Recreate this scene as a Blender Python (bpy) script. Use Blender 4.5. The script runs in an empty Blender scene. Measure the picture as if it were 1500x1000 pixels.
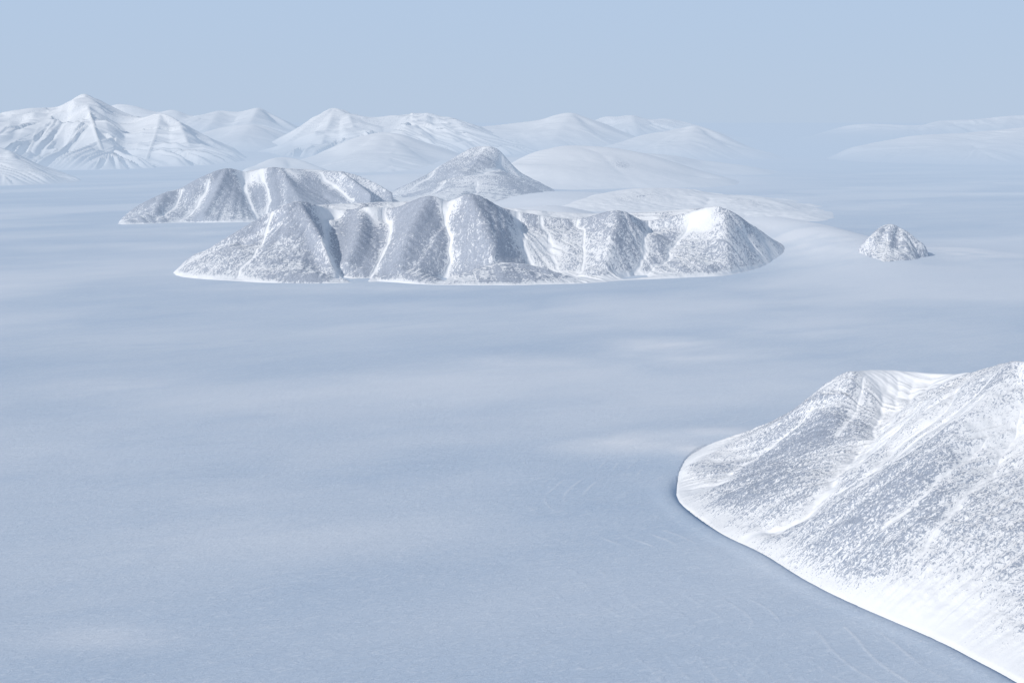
import bpy, math, numpy as np
from mathutils import Vector
H=1500.0; F=1500*50/36.0; PITCH=math.atan(322/F)
cp,sp=math.cos(PITCH),math.sin(PITCH)
def ray(px,py):
    u=(px-750)/F; v=(500-py)/F
    return u, cp+v*sp, -sp+v*cp
def gp(px,py,z=0.0):
    a,b,c=ray(px,py); t=(z-H)/c
    return (a*t,b*t)
def wp(px,py,D):
    a,b,c=ray(px,py); s=D/b
    return (a*s,D,H+c*s)
def bp(px,D):
    a,b,c=ray(px,300); s=D/b
    return (a*s,D)
# ---------------------------------------------------------------- noise
_lat={}
def vnoise(x,y,seed):
    if seed not in _lat: _lat[seed]=np.random.RandomState(seed).rand(256,256)
    L=_lat[seed]
    xi=np.floor(x); yi=np.floor(y); fx=x-xi; fy=y-yi
    fx=fx*fx*fx*(fx*(fx*6-15)+10); fy=fy*fy*fy*(fy*(fy*6-15)+10)
    x0=xi.astype(np.int64)&255; y0=yi.astype(np.int64)&255; x1=(x0+1)&255; y1=(y0+1)&255
    return (L[x0,y0]*(1-fx)+L[x1,y0]*fx)*(1-fy)+(L[x0,y1]*(1-fx)+L[x1,y1]*fx)*fy
def fbm(x,y,seed,octv=5,gain=.5,ridged=False):
    a=1.0; t=0; s=0; c,sn=math.cos(.6),math.sin(.6)
    for i in range(octv):
        n=vnoise(x+17.3*i,y+9.1*i,seed+i)
        if ridged: n=1-abs(2*n-1)
        t=t+a*(n-.5); s+=a; a*=gain
        x,y=(x*c-y*sn)*2.03,(x*sn+y*c)*2.03
    return t/s*2
def ribs(s,dd,seed,octv=3):
    """ridged noise stretched along dd, without rotation between octaves"""
    a=1.0; t=0; q=0
    for i in range(octv):
        n=1-abs(2*vnoise(s*2**i+31.7*i,dd*1.6**i+5.3*i,seed+i)-1)
        t=t+a*(n-.5); q+=a; a*=.5
    return t/q*2
def sstep(a,b,x):
    t=np.clip((x-a)/(b-a),0,1); return t*t*(3-2*t)
def densify(P,n=6,closed=False):
    P=[np.array(p,float) for p in P]; out=[]; m=len(P)
    rng=range(m if closed else m-1)
    for i in rng:
        if closed: p0,p1,p2,p3=P[i-1],P[i],P[(i+1)%m],P[(i+2)%m]
        else: p0,p1,p2,p3=P[max(i-1,0)],P[i],P[i+1],P[min(i+2,m-1)]
        for k in range(n):
            t=k/n
            out.append(.5*((2*p1)+(-p0+p2)*t+(2*p0-5*p1+4*p2-p3)*t*t+(-p0+3*p1-3*p2+p3)*t**3))
    if not closed: out.append(P[-1])
    return np.array(out)
def segs_dist(X,Y,P,closed=False):
    n=len(P); m=n if closed else n-1
    best=np.full(X.shape,1e18); par=np.zeros(X.shape)
    for i in range(m):
        ax,ay=P[i][0],P[i][1]; bx,by=P[(i+1)%n][0],P[(i+1)%n][1]
        dx,dy=bx-ax,by-ay; L2=dx*dx+dy*dy+1e-9
        t=np.clip(((X-ax)*dx+(Y-ay)*dy)/L2,0,1)
        d2=(X-ax-t*dx)**2+(Y-ay-t*dy)**2
        k=d2<best
        best=np.where(k,d2,best); par=np.where(k,(i+t)/m,par)
    return np.sqrt(best),par
def inside(X,Y,P):
    n=len(P); c=np.zeros(X.shape,bool)
    for i in range(n):
        x1,y1=P[i][0],P[i][1]; x2,y2=P[i-1][0],P[i-1][1]
        if y1==y2: continue
        k=((y1>Y)!=(y2>Y))&(X<(x2-x1)*(Y-y1)/(y2-y1)+x1)
        c^=k
    return c
# ---------------------------------------------------------------- mesh
def grid_mesh(name,X,Y,Z,keep,attrs,mat,loc):
    ny,nx=X.shape
    idx=np.arange(ny*nx).reshape(ny,nx)
    k=keep[:-1,:-1]|keep[1:,:-1]|keep[:-1,1:]|keep[1:,1:]
    q=np.stack([idx[:-1,:-1][k],idx[:-1,1:][k],idx[1:,1:][k],idx[1:,:-1][k]],1)
    used=np.unique(q); remap=np.zeros(ny*nx,np.int64); remap[used]=np.arange(len(used)); q=remap[q]
    co=np.stack([X.ravel()[used]-loc[0],Y.ravel()[used]-loc[1],Z.ravel()[used]-loc[2]],1).astype(np.float32)
    me=bpy.data.meshes.new(name)
    me.vertices.add(len(co)); me.vertices.foreach_set('co',co.ravel())
    me.loops.add(q.size); me.loops.foreach_set('vertex_index',q.ravel().astype(np.int32))
    me.polygons.add(len(q)); me.polygons.foreach_set('loop_start',(np.arange(len(q))*4).astype(np.int32))
    me.update(calc_edges=True)
    me.polygons.foreach_set('use_smooth',np.ones(len(q),bool))
    for an,av in attrs.items():
        a=me.attributes.new(an,'FLOAT','POINT'); a.data.foreach_set('value',av.ravel()[used].astype(np.float32))
    me.materials.append(mat)
    o=bpy.data.objects.new(name,me); o.location=loc
    bpy.context.scene.collection.objects.link(o)
    return o
# ---------------------------------------------------------------- materials
HAZE=(.465,.58,.75,1)
def N(nt,t,**kw):
    n=nt.nodes.new(t)
    for k,v in kw.items(): setattr(n,k,v)
    return n
def M(nt,op,a,b=None,c=None,clamp=False):
    n=nt.nodes.new('ShaderNodeMath'); n.operation=op; n.use_clamp=clamp
    for i,v in enumerate((a,b,c)):
        if v is None: continue
        if isinstance(v,(int,float)): n.inputs[i].default_value=v
        else: nt.links.new(v,n.inputs[i])
    return n.outputs[0]
def mixc(nt,f,a,b):
    n=nt.nodes.new('ShaderNodeMix'); n.data_type='RGBA'
    for s,v in ((n.inputs[0],f),(n.inputs[6],a),(n.inputs[7],b)):
        if isinstance(v,(tuple,float,int)): s.default_value=v
        else: nt.links.new(v,s)
    return n.outputs[2]
def remap(nt,v,a,b,c=0.,d=1.):
    n=nt.nodes.new('ShaderNodeMapRange'); n.interpolation_type='SMOOTHSTEP'
    nt.links.new(v,n.inputs[0])
    for i,x in enumerate((a,b,c,d)):
        if isinstance(x,(int,float)): n.inputs[i+1].default_value=x
        else: nt.links.new(x,n.inputs[i+1])
    return n.outputs[0]
def noise(nt,vec,scale,detail=5,rough=.55,dist=0):
    n=nt.nodes.new('ShaderNodeTexNoise'); nt.links.new(vec,n.inputs['Vector'])
    n.inputs['Scale'].default_value=scale; n.inputs['Detail'].default_value=detail
    n.inputs['Roughness'].default_value=rough; n.inputs['Distortion'].default_value=dist
    return n.outputs[0]
def stretch(nt,vec,ang,sx,sy,sz=1.0):
    m=nt.nodes.new('ShaderNodeMapping'); m.vector_type='POINT'
    nt.links.new(vec,m.inputs[0]); m.inputs['Rotation'].default_value=(0,0,-ang)
    m2=nt.nodes.new('ShaderNodeMapping'); nt.links.new(m.outputs[0],m2.inputs[0]); m2.inputs['Scale'].default_value=(sx,sy,sz)
    return m2.outputs[0]
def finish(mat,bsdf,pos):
    """aerial haze painted on as glow, thicker far from the origin and low down"""
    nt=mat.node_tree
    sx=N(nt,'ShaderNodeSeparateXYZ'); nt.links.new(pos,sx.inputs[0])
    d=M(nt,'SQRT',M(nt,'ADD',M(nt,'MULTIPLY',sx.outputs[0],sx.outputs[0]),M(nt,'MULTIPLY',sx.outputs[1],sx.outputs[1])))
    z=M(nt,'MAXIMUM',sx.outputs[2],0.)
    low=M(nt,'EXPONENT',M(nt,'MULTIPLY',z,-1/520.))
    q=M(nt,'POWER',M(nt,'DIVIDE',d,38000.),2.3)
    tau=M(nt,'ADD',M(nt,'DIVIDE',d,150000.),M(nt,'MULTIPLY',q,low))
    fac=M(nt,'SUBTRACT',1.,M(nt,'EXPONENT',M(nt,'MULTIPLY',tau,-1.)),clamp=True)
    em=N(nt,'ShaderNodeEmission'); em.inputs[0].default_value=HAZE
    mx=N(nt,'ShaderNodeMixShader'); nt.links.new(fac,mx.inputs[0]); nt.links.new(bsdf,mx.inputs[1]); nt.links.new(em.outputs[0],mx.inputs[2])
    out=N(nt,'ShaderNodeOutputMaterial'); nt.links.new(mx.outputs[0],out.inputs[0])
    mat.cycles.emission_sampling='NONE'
def newmat(name):
    m=bpy.data.materials.new(name); m.use_nodes=True; m.node_tree.nodes.clear()
    g=N(m.node_tree,'ShaderNodeNewGeometry')
    return m,m.node_tree,g.outputs['Position']
def mountain_mat(name,size,ang,elong=3.0,dark=(.12,.155,.23,1),light=(.36,.41,.51,1),bump=.45,cover=.85,edge=.05,bias=0.,w2=.2):
    m,nt,pos=newmat(name)
    at=N(nt,'ShaderNodeAttribute'); at.attribute_name='rock'
    rock=at.outputs['Fac']
    wn=N(nt,'ShaderNodeTexNoise'); nt.links.new(pos,wn.inputs['Vector']); wn.inputs['Scale'].default_value=1/(size*7); wn.inputs['Detail'].default_value=3
    vm=N(nt,'ShaderNodeVectorMath',operation='SCALE'); nt.links.new(wn.outputs['Color'],vm.inputs[0]); vm.inputs['Scale'].default_value=size*6
    va=N(nt,'ShaderNodeVectorMath',operation='ADD'); nt.links.new(pos,va.inputs[0]); nt.links.new(vm.outputs[0],va.inputs[1])
    st=stretch(nt,va.outputs[0],ang,1/elong,1.,.5)
    n1=noise(nt,st,1/size,8,.68,.4)
    n2=noise(nt,pos,1/(size*9),4,.6)
    n3=noise(nt,st,1/(size*.3),5,.65)
    n4=noise(nt,pos,1/(size*.55),4,.7)
    v=M(nt,'ADD',M(nt,'MULTIPLY',n1,.7-w2),M(nt,'ADD',M(nt,'MULTIPLY',n2,w2),M(nt,'ADD',M(nt,'MULTIPLY',n3,.25),M(nt,'MULTIPLY',n4,.25))))
    thr=M(nt,'SUBTRACT',.86-bias,M(nt,'MULTIPLY',rock,.30))
    f=remap(nt,M(nt,'SUBTRACT',v,thr),-edge*.6,edge)
    f=M(nt,'MULTIPLY',f,remap(nt,rock,.02,.2))
    rc=mixc(nt,remap(nt,n4,.35,.65),dark,light)
    sn=mixc(nt,n2,(.86,.87,.885,1),(.92,.915,.91,1))
    col=mixc(nt,M(nt,'MULTIPLY',f,cover),sn,rc)
    b=N(nt,'ShaderNodeBsdfPrincipled'); nt.links.new(col,b.inputs['Base Color']); b.inputs['Roughness'].default_value=.85
    b.inputs['Specular IOR Level'].default_value=.1
    bu=N(nt,'ShaderNodeBump'); bu.inputs['Strength'].default_value=1; bu.inputs['Distance'].default_value=size*bump
    nt.links.new(M(nt,'MULTIPLY',M(nt,'ADD',n1,M(nt,'MULTIPLY',n4,.5)),remap(nt,rock,0.,.6,.12,1.)),bu.inputs['Height'])
    nt.links.new(bu.outputs[0],b.inputs['Normal'])
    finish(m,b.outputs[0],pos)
    return m
def ground_mat():
    m,nt,pos=newmat('glacier_snow')
    fr=N(nt,'ShaderNodeAttribute'); fr.attribute_name='fresh'
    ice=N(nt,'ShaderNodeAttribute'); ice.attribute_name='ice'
    s1=stretch(nt,pos,math.radians(30),.4,1.)
    a=noise(nt,s1,1/1700.,4,.5)
    s2=stretch(nt,pos,math.radians(35),.38,1.)
    b_=noise(nt,s2,1/18.,7,.74,1.2)
    c_=noise(nt,s2,1/230.,5,.6,.8)
    d_=noise(nt,s2,1/6.,4,.7,.3)
    base=mixc(nt,remap(nt,a,.30,.70),(.525,.625,.745,1),(.68,.745,.82,1))
    base=mixc(nt,remap(nt,b_,.48,.70,0.,.5),base,(.82,.86,.91,1))
    base=mixc(nt,remap(nt,d_,.5,.7,0.,.35),base,(.43,.55,.69,1))
    base=mixc(nt,remap(nt,c_,.5,.75,0.,.32),base,(.48,.59,.73,1))
    base=mixc(nt,fr.outputs['Fac'],base,(.90,.915,.94,1))
    base=mixc(nt,ice.outputs['Fac'],base,(.05,.18,.37,1))  # scoop strip: the bank's shade is put into this dark blue ice colour
    b=N(nt,'ShaderNodeBsdfPrincipled'); nt.links.new(base,b.inputs['Base Color']); b.inputs['Roughness'].default_value=.7
    b.inputs['Specular IOR Level'].default_value=.15
    bu=N(nt,'ShaderNodeBump'); bu.inputs['Strength'].default_value=1.; bu.inputs['Distance'].default_value=3.6
    nt.links.new(M(nt,'ADD',M(nt,'ADD',b_,M(nt,'MULTIPLY',d_,.35)),M(nt,'MULTIPLY',c_,1.6)),bu.inputs['Height']); nt.links.new(bu.outputs[0],b.inputs['Normal'])
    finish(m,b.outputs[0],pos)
    return m
# ---------------------------------------------------------------- mountain builder
def mountain(name,label,cat,crests,outline,mat,step,gul=(),p=.95,dome=0.,round_=30.,rock=1.,amp=25.,nsc=500.,flute=0.,flsc=220.,
             slope=(.18,.38),foot=(0,40),spots=(),rseed=1,fine=6.,group=None,skirt=.35,mod=.5,gtop=40.,taper=.8):
    O=densify(outline,5,True)
    C=[densify(c,5) for c in [[wp(*q) for q in cr] for cr in crests]]
    x0,x1=O[:,0].min()-3*step,O[:,0].max()+3*step; y0,y1=O[:,1].min()-3*step,O[:,1].max()+3*step
    X,Y=np.meshgrid(np.arange(x0,x1,step),np.arange(y0,y1,step))
    db,par=segs_dist(X,Y,O,True); ins=inside(X,Y,O); sd=np.where(ins,db,-db)
    per=np.sqrt(((O-np.roll(O,1,0))**2).sum(1)).sum()
    sd=sd+fbm(X/(nsc*.6),Y/(nsc*.6),rseed+40,4)*step*3.5*(sd<nsc)
    dr=np.full(X.shape,1e18); wz=np.zeros(X.shape); ws=np.zeros(X.shape)
    for c in C:
        for i in range(len(c)-1):
            ax,ay,az=c[i]; bx,by,bz=c[i+1]; dx,dy=bx-ax,by-ay; L2=dx*dx+dy*dy+1e-9
            t=np.clip(((X-ax)*dx+(Y-ay)*dy)/L2,0,1)
            d2=(X-ax-t*dx)**2+(Y-ay-t*dy)**2
            dr=np.minimum(dr,d2); w=math.sqrt(L2)/(d2+(step*1.5)**2)**2
            wz+=w*(az+t*(bz-az)); ws+=w
    dr=np.sqrt(dr); zc=np.maximum(wz/ws,1)
    drs=np.sqrt(dr*dr+round_*round_)-round_
    D=np.maximum(sd,0); t=D/(D+drs+1e-6)
    B=zc*((1-dome)*t**p+dome*.5*(1-np.cos(np.pi*t)))
    def hit(px,py):
        a,b,c=ray(px,py)
        yy=np.arange(y0,y1-step,step*.5); xx=a/b*yy; zz=H+c/b*yy
        ix=(xx-x0)/step; iy=(yy-y0)/step
        ok=(ix>=0)&(ix<X.shape[1]-1)
        ii=np.clip(ix.astype(int),0,X.shape[1]-1); jj=np.clip(iy.astype(int),0,X.shape[0]-1)
        h=np.where(ok,B[jj,ii],-1e9); k=np.where(h>=zz)[0]
        if len(k)==0: k=[int(np.argmax(h-zz))]
        return (xx[k[0]],yy[k[0]])
    Z=B.copy(); snow=np.zeros(X.shape)
    wx=X+fbm(X/(nsc*.5),Y/(nsc*.5),rseed+60,3)*nsc*.10; wy=Y+fbm(X/(nsc*.5),Y/(nsc*.5),rseed+70,3)*nsc*.10
    for g in gul:
        pts,w,dep,sw=g
        G=densify([hit(*q) for q in pts],4)
        d,tt=segs_dist(wx,wy,G)
        prof=sstep(0,.2,tt)*(1-.5*sstep(.7,1.,tt)) if dep>0 else 1-.4*sstep(.5,1.,tt)
        ww=w*(1-taper*.5+taper*tt)
        Z-=dep*prof*np.exp(-(d/ww)**1.2)*np.minimum(1,t*6)*np.clip(B/(abs(dep)+1),0,1)*sstep(0,gtop,dr)
        if sw>0:
            sww=sw*(1-taper*.5+taper*tt)
            snow=np.maximum(snow,np.exp(-(d/sww)**2)*min(1.,.6+sw/40))
            snow=np.maximum(snow,.28*np.exp(-(d/(sww*2.4))**2))
    env=np.minimum(1,D/(nsc*.35))*np.minimum(1,.25+dr/(nsc*.5))
    n=fbm(X/nsc,Y/nsc,rseed,6,.5)
    Z+=n*amp*env
    nf=0
    if flute>0:
        s=par*per/flsc
        nf=ribs(s+fbm(X/nsc,Y/nsc,rseed+5,3)*.5,D/(flsc*14),rseed+8)
        Z+=nf*flute*np.minimum(1,t*3)*np.minimum(1,dr/(flsc*.7)+.1)
    Z+=fbm(X/(nsc*.12),Y/(nsc*.12),rseed+20,4,.6)*fine*env
    gy,gx=np.gradient(Z,step); sl=np.sqrt(gx*gx+gy*gy)
    R=rock*sstep(slope[0],slope[1],sl+n*.08)*(1-np.clip(snow,0,1))*sstep(foot[0],foot[1],Z+n*(foot[1]-foot[0])*.5)
    R*=np.clip(.85+n*mod+np.clip(nf,-1,1)*.2,0,1.2)
    for (px,py,r,a) in spots:
        hx,hy=hit(px,py); R=np.clip(R+a*np.exp(-(((X-hx)**2+((Y-hy)*.6)**2)/r**2)),0,1.2)
    Z=np.where(sd<0,sd*skirt-1,Z)
    keep=Z>-60
    cx,cy=float(O[:,0].mean()),float(O[:,1].mean())
    o=grid_mesh(name,X,Y,Z,keep,{'rock':R},mat,(cx,cy,0.))
    o['label']=label; o['category']=cat; o['kind']='structure'
    if group: o['group']=group
    return O
# ================================================================ materials
m_near=mountain_mat('near_scree_snow',7.,math.radians(42),2.4,bump=.45,edge=.03,bias=.03,w2=.06,cover=.82,dark=(.12,.16,.245,1),light=(.36,.42,.52,1))
m_mid=mountain_mat('mid_scree_snow',20.,math.radians(80),3.0,bias=.03,cover=.78,w2=.08,edge=.04,dark=(.13,.17,.25,1),light=(.38,.43,.53,1))
m_far=mountain_mat('far_scree_snow',60.,math.radians(80),3.0,(.17,.20,.26,1),(.36,.40,.47,1),bump=.12,cover=.5,w2=.05,edge=.12)
# ================================================================ near hill
near_out=[gp(1750,1120),gp(1600,1052),gp(1500,998),gp(1440,966),gp(1380,935),gp(1310,905),gp(1250,880),gp(1180,845),gp(1120,810),gp(1060,780),
          gp(1010,745),gp(992,715),gp(1000,680),gp(1025,657),gp(1070,643),gp(1120,626),gp(1200,600),bp(1330,7700),bp(1600,7600),bp(1850,6900),bp(2000,5400),bp(1950,4000)]
NEAR=mountain('hill','large snow dusted hill close by in the lower right corner, with a blue line of ice and painted shade along its foot','hill',
  [[(1245,544,6250),(1300,543,6350),(1380,548,6300),(1430,545,6000),(1470,534,5550),(1492,529,5250),(1560,540,5150),(1700,560,5050),(1850,640,4900)],
   [(1245,544,6250),(1190,583,6150),(1130,622,6150),(1070,650,6130),(1015,680,5950)],
   [(1492,529,5250),(1440,585,5080),(1370,660,4850)]],
  near_out,m_near,5.,
  gul=[([(1302,550),(1285,600),(1255,645),(1215,695),(1165,745),(1085,790)],100,60,16),
       ([(1320,550),(1298,600),(1265,650)],35,16,9),
       ([(1340,552),(1310,600),(1275,645)],45,24,10),
       ([(1362,552),(1330,592),(1290,640)],35,18,9),
       ([(1385,552),(1340,592),(1290,630),(1255,665)],45,26,11),
       ([(1425,549),(1380,592),(1330,630),(1280,670),(1225,700),(1190,735)],55,32,10),
       ([(1270,552),(1255,590),(1225,640)],35,16,7),
       ([(1245,560),(1230,600),(1190,640),(1120,690)],140,-30,0),
       ([(1450,550),(1400,595),(1330,645),(1260,700)],50,20,7),
       ([(1498,600),(1460,670),(1410,740),(1340,810)],60,22,6),
       ([(1440,640),(1370,710),(1290,770)],45,14,6),
       ([(1180,600),(1150,640),(1080,690),(1030,720)],70,16,8)],
  p=.97,round_=8,amp=16,nsc=420,fine=6,flute=11,flsc=65,slope=(.04,.22),foot=(-90,120),rseed=3,skirt=.9,rock=.80,mod=.34,gtop=90,
  spots=[(x,551,85,-.9) for x in (1290,1315,1340,1365,1390,1412)]+[(1150,690,220,.14),(1190,650,160,.1),(1440,560,110,.15),(1380,690,200,.08)])
# ================================================================ main massif
mountain('mountain','long rocky snow covered mountain in the middle, with a row of round buttresses split by white gullies','mountain',
  [[(300,368,14300),(350,337,14400),(400,309,14500),(437,295,14550),(480,305,14900),(510,307,14950),(540,303,14900),(580,304,15000),(628,287,14500),(657,299,14800),(690,284,14450),(735,304,14950),(790,315,15100),(850,320,15150),(905,308,14750),(945,323,15150),(1000,313,15150),(1045,302,15050),(1066,307,15050),(1095,327,15400),(1125,348,15900),(1150,362,16500)],
   [(437,295,14550),(450,301,15300),(640,296,15700),(860,313,15900),(1040,304,15700)],
   [(437,295,14550),(468,345,14000),(485,390,13600)],[(628,287,14500),(600,340,13950),(585,390,13500)],[(690,284,14450),(715,340,13900),(722,375,13700)],[(905,308,14750),(895,350,14150),(885,385,13800)],[(1060,305,15050),(1062,345,14550),(1060,380,14200)],[(530,306,14900),(525,345,14200),(510,380,13800)],[(400,309,14500),(360,360,14200)],
   [(668,409,13450),(700,395,13580),(740,385,13700),(790,391,13650),(845,410,13420)]],
  [gp(255,402),gp(300,412),gp(400,417),gp(500,417),gp(560,415),gp(640,418),gp(760,418),gp(855,415),gp(930,410),gp(1000,407),gp(1060,404),gp(1120,393),gp(1180,372),
   bp(1170,17600),bp(900,17800),bp(600,17400),bp(400,16800),bp(290,15600)],
  m_mid,12.,
  gul=[([(400,315),(385,350),(345,405)],130,45,18),
       ([(486,304),(478,345),(492,385),(520,412)],220,125,32),
       ([(560,303),(570,340),(548,380),(527,410)],190,115,24),
       ([(656,296),(657,345),(650,385),(642,415)],170,115,20),
       ([(748,303),(768,335),(788,385),(830,400)],230,135,36),
       ([(795,316),(805,350),(815,380)],160,50,20),
       ([(848,320),(852,360),(846,400)],170,75,17),
       ([(952,322),(940,365),(915,408)],190,115,22),
       ([(1020,310),(998,345),(960,375),(930,400)],160,85,20),
       ([(1085,325),(1112,365)],130,50,20)],
  p=1.02,round_=60,amp=20,nsc=650,fine=9,slope=(.16,.32),foot=(-10,50),flute=12,flsc=130,rseed=11,rock=1.05,gtop=130,taper=-.1,mod=.3,
  spots=[(x,y,130,-.8) for x,y in ((480,305),(510,306),(545,304),(580,303),(657,297),(745,305),(775,311),(800,316),(830,318),(860,317),(950,321),(1000,311),(1025,308))]+[(800,345,190,-.45),(1130,360,260,-.5),(720,402,110,.35),(760,400,110,.4),(810,404,110,.4)])
# ================================================================ mountains behind
mountain('mountain','broad grey mountain behind the left end of the long middle mountain, its crest capped with snow','mountain',
  [[(178,322,21500),(200,303,21800),(240,283,22100),(262,277,22300),(290,262,22400),(330,247,22600),(362,252,22900),(400,245,22900),(450,251,23200),(500,251,23200),(540,263,23200),(575,283,23000)],
   [(330,247,22600),(312,290,21900),(300,312,21400)],[(410,246,22900),(438,290,22200),(450,312,21700)],[(362,252,22900),(400,246,24200),(500,251,24500)],[(500,251,23200),(545,285,22300)],[(240,283,22100),(225,310,21500)]],
  [gp(170,328),gp(250,327),gp(330,327),gp(400,326),gp(500,324),gp(590,312),gp(612,292),bp(580,27000),bp(380,26500),bp(240,24500)],
  m_mid,20.,
  gul=[([(356,250),(364,280),(385,318)],260,150,38),([(308,262),(292,290),(262,322)],210,80,30),([(385,250),(392,285),(390,318)],180,65,28),([(470,254),(495,275),(520,295)],220,90,30),([(265,278),(250,300),(228,322)],170,55,20)],
  p=1.1,round_=45,amp=32,nsc=800,fine=10,flute=18,flsc=220,slope=(.12,.3),foot=(-10,50),rseed=23,rock=1.05,gtop=130,taper=-.1,mod=.35,
  spots=[(x,y,150,-.6) for x,y in ((355,250),(380,249),(430,249),(460,251))])
mountain('mountain','grey pointed mountain rising behind the centre of the long middle mountain','mountain',
  [[(560,293,28000),(595,272,28400),(625,256,28800),(660,235,29200),(685,220,29500),(698,215,29600),(716,214,29600),(730,219,29700),(742,232,29700),(752,248,29600),(768,266,29400)],
   [(712,214,29600),(690,246,28700)],[(600,292,27000),(640,268,27100),(680,258,27100),(730,256,27150),(765,266,27200),(805,286,27200)]],
  [gp(535,306),gp(640,316),gp(720,316),gp(820,302),bp(825,28800),bp(785,31500),bp(700,33000),bp(585,31500)],
  m_mid,26.,
  gul=[([(735,224),(728,240),(700,251),(620,285)],200,100,44),([(640,246),(600,278)],160,50,24),([(700,264),(690,290)],150,40,22)],
  p=1.05,round_=80,amp=32,nsc=800,fine=10,slope=(.10,.26),foot=(-10,50),flute=16,flsc=240,rseed=31,rock=1.02,taper=0.,mod=.35)
mountain('ridge','low white ridge with faint grey patches behind the right half of the long middle mountain','ridge',
  [[(800,312,22600),(850,295,23200),(900,281,23900),(940,276,24200),(990,276,24500),(1040,285,24200),(1100,288,23900),(1140,296,23600),(1180,311,23300)],
   [(990,276,24500),(960,275,26000)]],
  [gp(780,322),gp(900,322),gp(1000,322),gp(1100,322),gp(1215,322),bp(1190,26500),bp(1000,29500),bp(830,28000)],
  m_mid,24.,gul=[([(1040,290),(1030,305)],110,30,30)],
  p=1.,dome=.2,round_=50,amp=50,nsc=900,fine=12,slope=(.3,.5),foot=(60,160),rseed=37,rock=.4,spots=[(915,291,270,.6),(955,286,240,.55),(1110,298,240,.6),(1075,296,200,.5)])
mountain('rock_outcrop','small isolated rocky peak standing alone on the ice to the right of the middle mountain','peak',
  [[(1280,345,15050),(1291,333,15150),(1304,328,15200),(1318,333,15250),(1335,343,15250),(1347,355,15220)],[(1304,328,15200),(1292,355,14980)],[(1318,333,15250),(1325,365,14930)]],
  [gp(1236,382),gp(1265,395),gp(1300,399),gp(1335,395),gp(1365,384),gp(1376,374),bp(1372,15700),bp(1340,16100),bp(1290,16200),bp(1245,15700)],
  m_mid,7.,gul=[([(1300,345),(1297,365),(1285,385)],40,14,7),([(1330,350),(1340,375)],30,10,6)],
  p=1.,round_=60,amp=8,nsc=180,fine=2,flute=7,flsc=50,slope=(.32,.55),foot=(15,80),rseed=41,rock=.98,gtop=50,mod=.3)
mountain('snow_dome','wide smooth white dome with one small grey speckled patch, right of the grey pointed mountain','snow dome',
  [[(770,240,33500),(800,222,34500),(822,216,35000),(845,213,35500),(900,217,35500),(950,229,35000),(990,245,34500),(1030,262,34000)]],
  [bp(700,31500),bp(800,30500),bp(900,30500),bp(1000,31000),bp(1095,33000),bp(1080,38500),bp(900,43000),bp(740,41000)],
  m_mid,45.,dome=.8,round_=300,amp=50,nsc=2500,fine=6,rock=0,rseed=43,spots=[(912,242,330,.78)])
mountain('snow_dome','smooth white dome sloping down to the left, behind the broad grey mountain','snow dome',
  [[(440,242,44000),(480,227,45000),(510,213,45500),(535,200,46500),(562,194,47000),(590,200,46500),(625,216,46000),(670,232,45000),(710,245,44000)],[(562,194,47000),(548,225,43500)]],
  [bp(400,41500),bp(540,38500),bp(640,39000),bp(750,42000),bp(730,50000),bp(560,57000),bp(420,52000)],
  m_far,60.,p=1.1,dome=.5,round_=200,amp=90,nsc=2500,fine=8,rock=.2,slope=(.25,.5),flute=30,flsc=900,rseed=47)
mountain('snow_dome','small low white dome just above the crest of the broad grey mountain','snow dome',
  [[(370,246,38000),(395,235,38500),(412,230,39000),(435,233,39000),(460,244,38500)]],
  [bp(345,36500),bp(420,35500),bp(490,36500),bp(480,42000),bp(410,45000),bp(350,42000)],
  m_far,50.,dome=.4,round_=150,amp=60,nsc=1500,fine=15,rock=.4,slope=(.2,.4),rseed=49)
mountain('mountain','highest far off peak at the left edge, a pyramid of fluted white ribs with a lower shoulder on its right','mountain',
  [[(-160,215,50000),(-60,180,52000),(0,167,52000),(40,161,52500),(80,158,53000),(105,147,53200),(124,138,53500),(145,151,53200),(175,168,53000),(205,172,52800),(235,166,52500),(262,178,52000),(290,202,51500),(325,232,50500)],
   [(124,138,53500),(135,175,50500),(150,222,46500)],[(235,166,52500),(228,195,50500),(215,230,47000)],[(80,158,53000),(55,190,50000),(40,225,47000)],[(0,167,52000),(-10,200,48500)],[(262,178,52000),(280,220,48500)]],
  [bp(-220,46000),bp(-60,44500),bp(60,44500),bp(150,44000),bp(240,45000),bp(350,47500),bp(360,55000),bp(200,62000),bp(0,63000),bp(-200,60000)],
  m_far,45.,gul=[([(128,160),(100,190),(70,225)],600,200,0),([(160,172),(180,200),(190,232)],600,200,0)],
  p=1.1,round_=20,amp=30,nsc=2200,fine=3,flute=300,flsc=700,slope=(.35,.75),foot=(300,1100),rseed=53,rock=.75,mod=.1)
mountain('hill','small white hill cut off by the left edge, below the highest far off peak','hill',
  [[(-80,208,36500),(-20,212,36500),(12,220,36500),(40,236,36300),(70,252,36200),(98,268,36000)],[(12,220,36500),(30,250,35000)]],
  [bp(-130,33500),bp(0,33500),bp(60,34200),bp(115,35500),bp(120,37500),bp(60,41000),bp(-100,42000)],
  m_far,40.,p=.95,round_=40,amp=40,nsc=1400,fine=6,flute=90,flsc=450,slope=(.3,.55),foot=(0,200),rseed=59,rock=.6,mod=.1)
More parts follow.
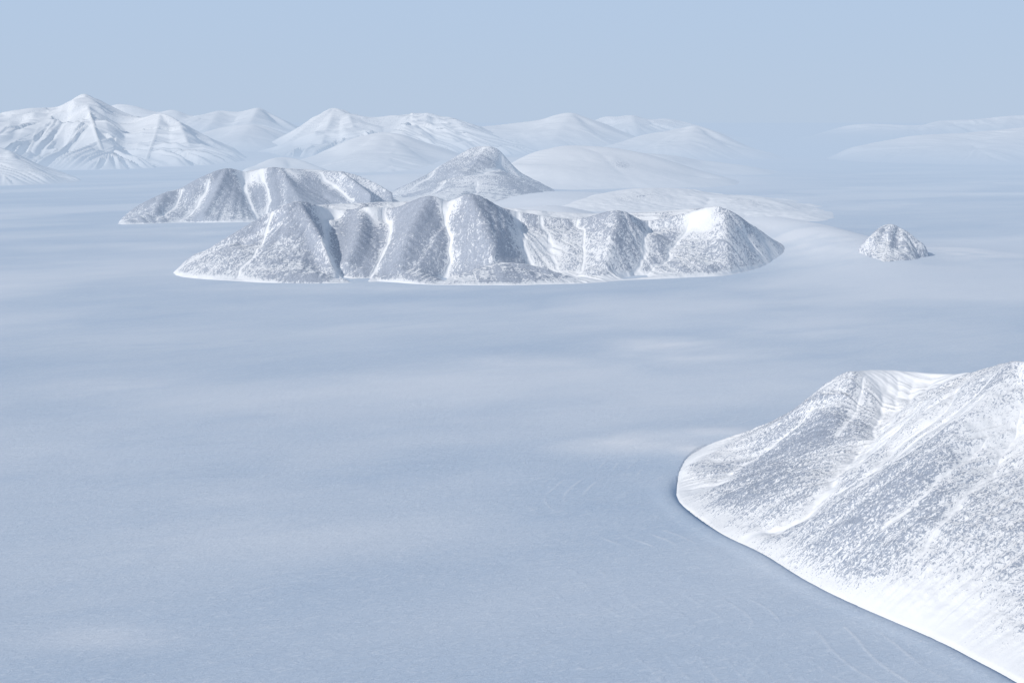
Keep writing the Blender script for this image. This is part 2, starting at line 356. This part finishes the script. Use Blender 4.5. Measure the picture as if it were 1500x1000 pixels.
mountain('ridge','distant ridge with thin grey ribs below its sharp left summit, left of the pale middle peaks','ridge',
  [[(400,222,60000),(430,200,61000),(455,180,62000),(478,164,63000),(490,159,63500),(510,167,63000),(550,173,63500),(585,169,64000),(615,166,64500),(650,171,64500),(690,182,64500),(740,205,64000),(780,220,63000)],
   [(490,159,63500),(478,190,60500),(470,215,57000)],[(510,167,63000),(525,205,58000)],[(615,166,64500),(600,205,58500)],[(650,171,64500),(680,210,58500)]],
  [bp(370,56500),bp(470,54500),bp(560,54500),bp(660,55500),bp(820,59000),bp(800,68000),bp(600,76000),bp(410,70000)],
  m_far,50.,p=1.1,round_=20,amp=30,nsc=2500,fine=3,flute=270,flsc=620,slope=(.3,.65),foot=(500,1300),rseed=61,rock=.8,mod=.1)
mountain('ridge','smooth white slopes rising to a low point in the middle of the skyline','ridge',
  [[(600,214,62000),(640,200,64000),(700,187,66000),(740,182,67000),(790,176,67500),(815,169,67500),(836,166,67500),(855,174,67000),(880,186,66000),(920,201,65000),(970,216,63500)],[(836,166,67500),(810,205,61500)]],
  [bp(570,59500),bp(720,58000),bp(850,58500),bp(1000,60500),bp(1010,68000),bp(850,80000),bp(640,76000)],
  m_far,75.,p=1.1,dome=.35,round_=120,amp=150,nsc=3500,fine=6,rock=.15,slope=(.3,.6),flute=40,flsc=1200,rseed=67)
mountain('ridge','faint blue ridge on the skyline right of the low middle point','ridge',
  [[(820,198,84000),(860,182,86000),(885,171,87000),(905,171,87000),(925,169,87000),(950,175,87000),(975,174,87000),(1000,178,87000),(1035,188,86000),(1080,202,85000)],[(925,169,87000),(935,195,80000)]],
  [bp(780,80000),bp(930,77000),bp(1110,80000),bp(1120,89000),bp(940,98000),bp(800,93000)],
  m_far,90.,p=1.,round_=60,amp=160,nsc=3000,fine=20,flute=120,flsc=1200,rock=.9,slope=(.15,.35),rseed=71)
mountain('snow_dome','white dome with two soft tops at the right end of the skyline mountains','snow dome',
  [[(870,222,54500),(925,205,56000),(955,196,57000),(985,191,57500),(1000,187,58000),(1018,184,58000),(1040,191,57500),(1065,205,56500),(1110,222,55500)],[(1018,184,58000),(1005,212,53500)]],
  [bp(840,51500),bp(960,50500),bp(1060,51000),bp(1150,54000),bp(1130,60000),bp(1000,67000),bp(860,64000)],
  m_far,60.,p=1.,dome=.5,round_=120,amp=110,nsc=2500,fine=6,rock=.15,slope=(.3,.6),flute=20,flsc=1000,rseed=73)
mountain('slope','long gentle snow slope running down to the right from the speckled dome','slope',
  [[(880,228,40500),(930,224,41000),(985,228,41500),(1030,236,41500),(1075,246,40500)]],
  [bp(840,38500),bp(980,37000),bp(1080,38000),bp(1160,40500),bp(1130,45000),bp(1000,50000),bp(860,48000)],
  m_far,60.,dome=.8,round_=250,amp=50,nsc=2500,fine=8,rock=0,rseed=79)
mountain('ridge','pale ridge behind the gap between the highest left peak and the ribbed distant ridge','ridge',
  [[(120,185,87000),(150,164,88000),(170,153,88000),(200,156,88000),(230,164,88000),(255,161,88000),(285,170,88000),(320,163,88000),(350,164,88000),(378,158,88000),(395,166,88000),(420,180,87000),(450,198,86000)],[(378,158,88000),(360,190,80000)],[(320,163,88000),(300,195,80000)]],
  [bp(80,80000),bp(300,76500),bp(490,79000),bp(500,90000),bp(300,100000),bp(100,96000)],
  m_far,90.,p=1.,round_=80,amp=180,nsc=3500,fine=25,flute=100,flsc=1500,rock=.6,slope=(.2,.5),rseed=83)
mountain('slope','white snow slopes between the highest left peak and the ribbed distant ridge, falling to the right','slope',
  [[(270,212,64500),(300,196,66000),(330,186,67000),(370,182,67000),(400,190,66500),(430,202,66000),(470,214,65000)],[(370,182,67000),(350,205,61000)]],
  [bp(230,61000),bp(350,58000),bp(500,61000),bp(500,69000),bp(370,78000),bp(250,74000)],
  m_far,75.,p=1.,dome=.5,round_=150,amp=110,nsc=3000,fine=8,rock=.2,slope=(.3,.6),flute=40,flsc=1200,rseed=89)
mountain('ridge','faint grey blue ridge low on the skyline at the right edge','ridge',
  [[(1200,196,94000),(1230,186,95000),(1260,182,95000),(1310,183,95000),(1345,185,95000),(1380,177,95000),(1430,175,95000),(1480,170,95000),(1540,169,95000),(1620,178,95000),(1720,200,93000)],[(1380,177,95000),(1370,200,88000)],[(1480,170,95000),(1460,198,87000)]],
  [bp(1160,87000),bp(1350,84000),bp(1500,84000),bp(1780,86000),bp(1780,101000),bp(1450,109000),bp(1190,101000)],
  m_far,100.,p=1.,round_=60,amp=160,nsc=3500,fine=25,flute=120,flsc=1500,rock=.4,slope=(.12,.3),rseed=97)
mountain('slope','bright white snow slope beneath the faint ridge at the right edge','slope',
  [[(1260,214,56500),(1310,204,57500),(1345,198,58000),(1400,196,59000),(1450,193,59500),(1500,187,60000),(1570,183,60000),(1640,192,60000),(1740,215,58000)],[(1500,187,60000),(1470,215,54500)]],
  [bp(1220,54500),bp(1320,52000),bp(1420,50500),bp(1520,50500),bp(1790,54000),bp(1790,66000),bp(1480,71000),bp(1240,63000)],
  m_far,65.,p=1.,dome=.4,round_=120,amp=100,nsc=3500,fine=8,rock=.05,flute=60,flsc=1200,slope=(.3,.6),rseed=101)
# ================================================================ glacier plain
rows=np.concatenate([np.linspace(1000,3200,12)[:-1],1/np.linspace(1/3200,1/60000,950)[:-1],np.geomspace(60000,1.5e6,60)])
us=np.concatenate([-np.geomspace(3,.42,25)[:-1],np.linspace(-.42,.42,760),np.geomspace(.42,3,25)[1:]])
U,Yg=np.meshgrid(us,rows); Xg=U*Yg
Zg=np.zeros(Xg.shape)
far=np.clip(1-(Yg-30000)/60000,0,1)
xr=Xg*.85+Yg*.53; yr=Yg*.85-Xg*.53
Zg+=fbm(xr/4600+3.1,yr/3000+1.7,201,4,.42)*30*far*sstep(1000,3500,Yg)
Zg+=fbm(xr/700,yr/300,211,4,.5)*2.6*np.clip(1-Yg/20000,0,1)
fresh=np.clip(fbm(xr/3800+5,yr/2300,251,5,.5)*1.3+.10,0,.55)*sstep(2800,6500,Yg)
def patch(px,py,rx,ry,a,z=0.):
    global fresh,Zg
    cx,cy=gp(px,py); sx=rx*cy/F; sy=abs(gp(px,py-ry)[1]-gp(px,py+ry)[1])/2
    g=np.exp(-((Xg-cx)/sx)**2-((Yg-cy)/sy)**2)
    fresh=np.maximum(fresh,a*g*(.8+.9*fbm(xr/600,yr/350,221,5))); Zg=Zg+z*g
for q in [(990,512,110,20,1,3),(930,648,150,22,.9,6),(1060,634,75,10,1,9),(1010,660,50,12,1,5),(200,572,230,22,.5,0),(480,790,330,40,.3,0),(640,920,260,30,.3,0),(150,935,140,20,.4,0),(400,720,250,24,.35,0),
          (1195,366,100,26,1.3,160),(1395,376,115,16,1.2,50),(1240,372,70,20,1.2,60),(760,530,250,14,.5,0),(1180,480,260,14,.45,0),(300,345,120,6,.5,0),(1480,268,90,3,.9,15),(1470,285,120,3,.8,12),
          (1150,290,60,7,.5,30),(1090,245,120,5,.5,0),(600,450,260,12,.35,0),(1300,420,200,12,.5,0),(1300,300,200,8,.5,0),(550,424,330,6,.5,0)]:
    patch(*q)
sad=np.zeros(Xg.shape)
def saddle(px,D,rx,sD,z,a=1.):
    global fresh,sad
    cx,cy=bp(px,D); sx=rx*D/F
    r=((Xg-cx)/sx)**2+((Yg-cy)/sD)**2
    g=np.exp(-r)
    sad=np.maximum(sad,z*g); fresh=np.maximum(fresh,a*np.clip(g*2,0,1))
for q in [(800,18300,180,1900,420),(950,18500,170,1800,300),(1090,19000,110,2000,180),(600,18500,130,2000,330),(600,23500,110,2200,150),(700,24000,140,2200,90),(830,25500,130,3500,230),
          (480,30500,130,4000,180),(620,34000,180,4500,250),(900,37000,200,5000,200),(760,45000,250,8000,350),(560,50000,260,7000,300),(900,56000,220,7000,300),(350,56000,120,7000,300)]:
    saddle(*q)
Zg+=sad*(1+.2*fbm(Xg/1800,Yg/1800,241,4))
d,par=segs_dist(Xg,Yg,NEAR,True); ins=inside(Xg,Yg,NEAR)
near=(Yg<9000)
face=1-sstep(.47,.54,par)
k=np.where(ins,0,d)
Zg+=np.where(near,(-11*np.exp(-(k/20.)**2)+4*np.exp(-((k-65)/40.)**2))*(.05+.95*face),0)
# faint curved crack lines in the ice off the hill's tip, running with the shore
w1=fbm(Xg/900,Yg/900,231,3)
line=np.clip(1-np.abs(((k/85.+w1*2.0)%1)-.5)*9,0,1)*np.exp(-k/700.)*sstep(50,200,k)*np.clip(fbm(Xg/250,Yg/250,235,4)*2.6,0,1)
fresh=np.where(near,np.maximum(fresh,line*.75),fresh); Zg+=np.where(near,line*1.2,0)
ice=np.where(near,np.exp(-(k/26.)**2)*.98*(.02+.98*face),0)  # mask of the hill's foot: blue ice with the scoop's shadow painted in
Zg-=np.where(ins&near,12,0)
m_g=ground_mat()
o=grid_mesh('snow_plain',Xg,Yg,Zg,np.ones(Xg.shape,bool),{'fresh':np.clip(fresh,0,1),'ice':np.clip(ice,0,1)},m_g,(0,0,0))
o['label']='flat pale blue snow and ice plain stretching to the hazy horizon'; o['category']='ice plain'; o['kind']='structure'
# ================================================================ light
EL=math.radians(28); az=math.atan2(-.73,-.68)
S=(math.sin(az)*math.cos(EL),math.cos(az)*math.cos(EL),math.sin(EL))
sl=bpy.data.lights.new('sun','SUN'); sl.energy=3.1; sl.angle=math.radians(1.2); sl.color=(1,.95,.885)
so=bpy.data.objects.new('sun',sl); so.rotation_euler=Vector(S).to_track_quat('Z','Y').to_euler(); so.location=(0,0,5000)
bpy.context.scene.collection.objects.link(so)
w=bpy.data.worlds.new('World'); bpy.context.scene.world=w; w.use_nodes=True; nt=w.node_tree; nt.nodes.clear()
sky=N(nt,'ShaderNodeTexSky'); sky.sky_type='NISHITA'; sky.sun_disc=False; sky.sun_elevation=EL; sky.sun_rotation=az; sky.air_density=1.; sky.dust_density=.6; sky.altitude=1500
sc=N(nt,'ShaderNodeVectorMath',operation='SCALE'); nt.links.new(sky.outputs[0],sc.inputs[0]); sc.inputs['Scale'].default_value=.095
tc=N(nt,'ShaderNodeTexCoord'); sx=N(nt,'ShaderNodeSeparateXYZ'); nt.links.new(tc.outputs['Generated'],sx.inputs[0])
hz=mixc(nt,remap(nt,sx.outputs[2],0.,.11),HAZE,(.455,.585,.775,1))
f=remap(nt,sx.outputs[2],.08,.5,.97,.25)
cc=mixc(nt,f,sc.outputs[0],hz)
bg=N(nt,'ShaderNodeBackground'); nt.links.new(cc,bg.inputs[0]); bg.inputs[1].default_value=1.
wo=N(nt,'ShaderNodeOutputWorld'); nt.links.new(bg.outputs[0],wo.inputs[0])
# ================================================================ camera
c=bpy.data.cameras.new('camera'); c.lens=50; c.sensor_width=36; c.clip_start=10; c.clip_end=3e6
co=bpy.data.objects.new('camera',c); co.location=(0,0,H); co.rotation_euler=(math.pi/2-PITCH,0,0)
bpy.context.scene.collection.objects.link(co); bpy.context.scene.camera=co
bpy.context.scene.view_settings.view_transform='Standard'; bpy.context.scene.view_settings.look='None'; bpy.context.scene.view_settings.exposure=0
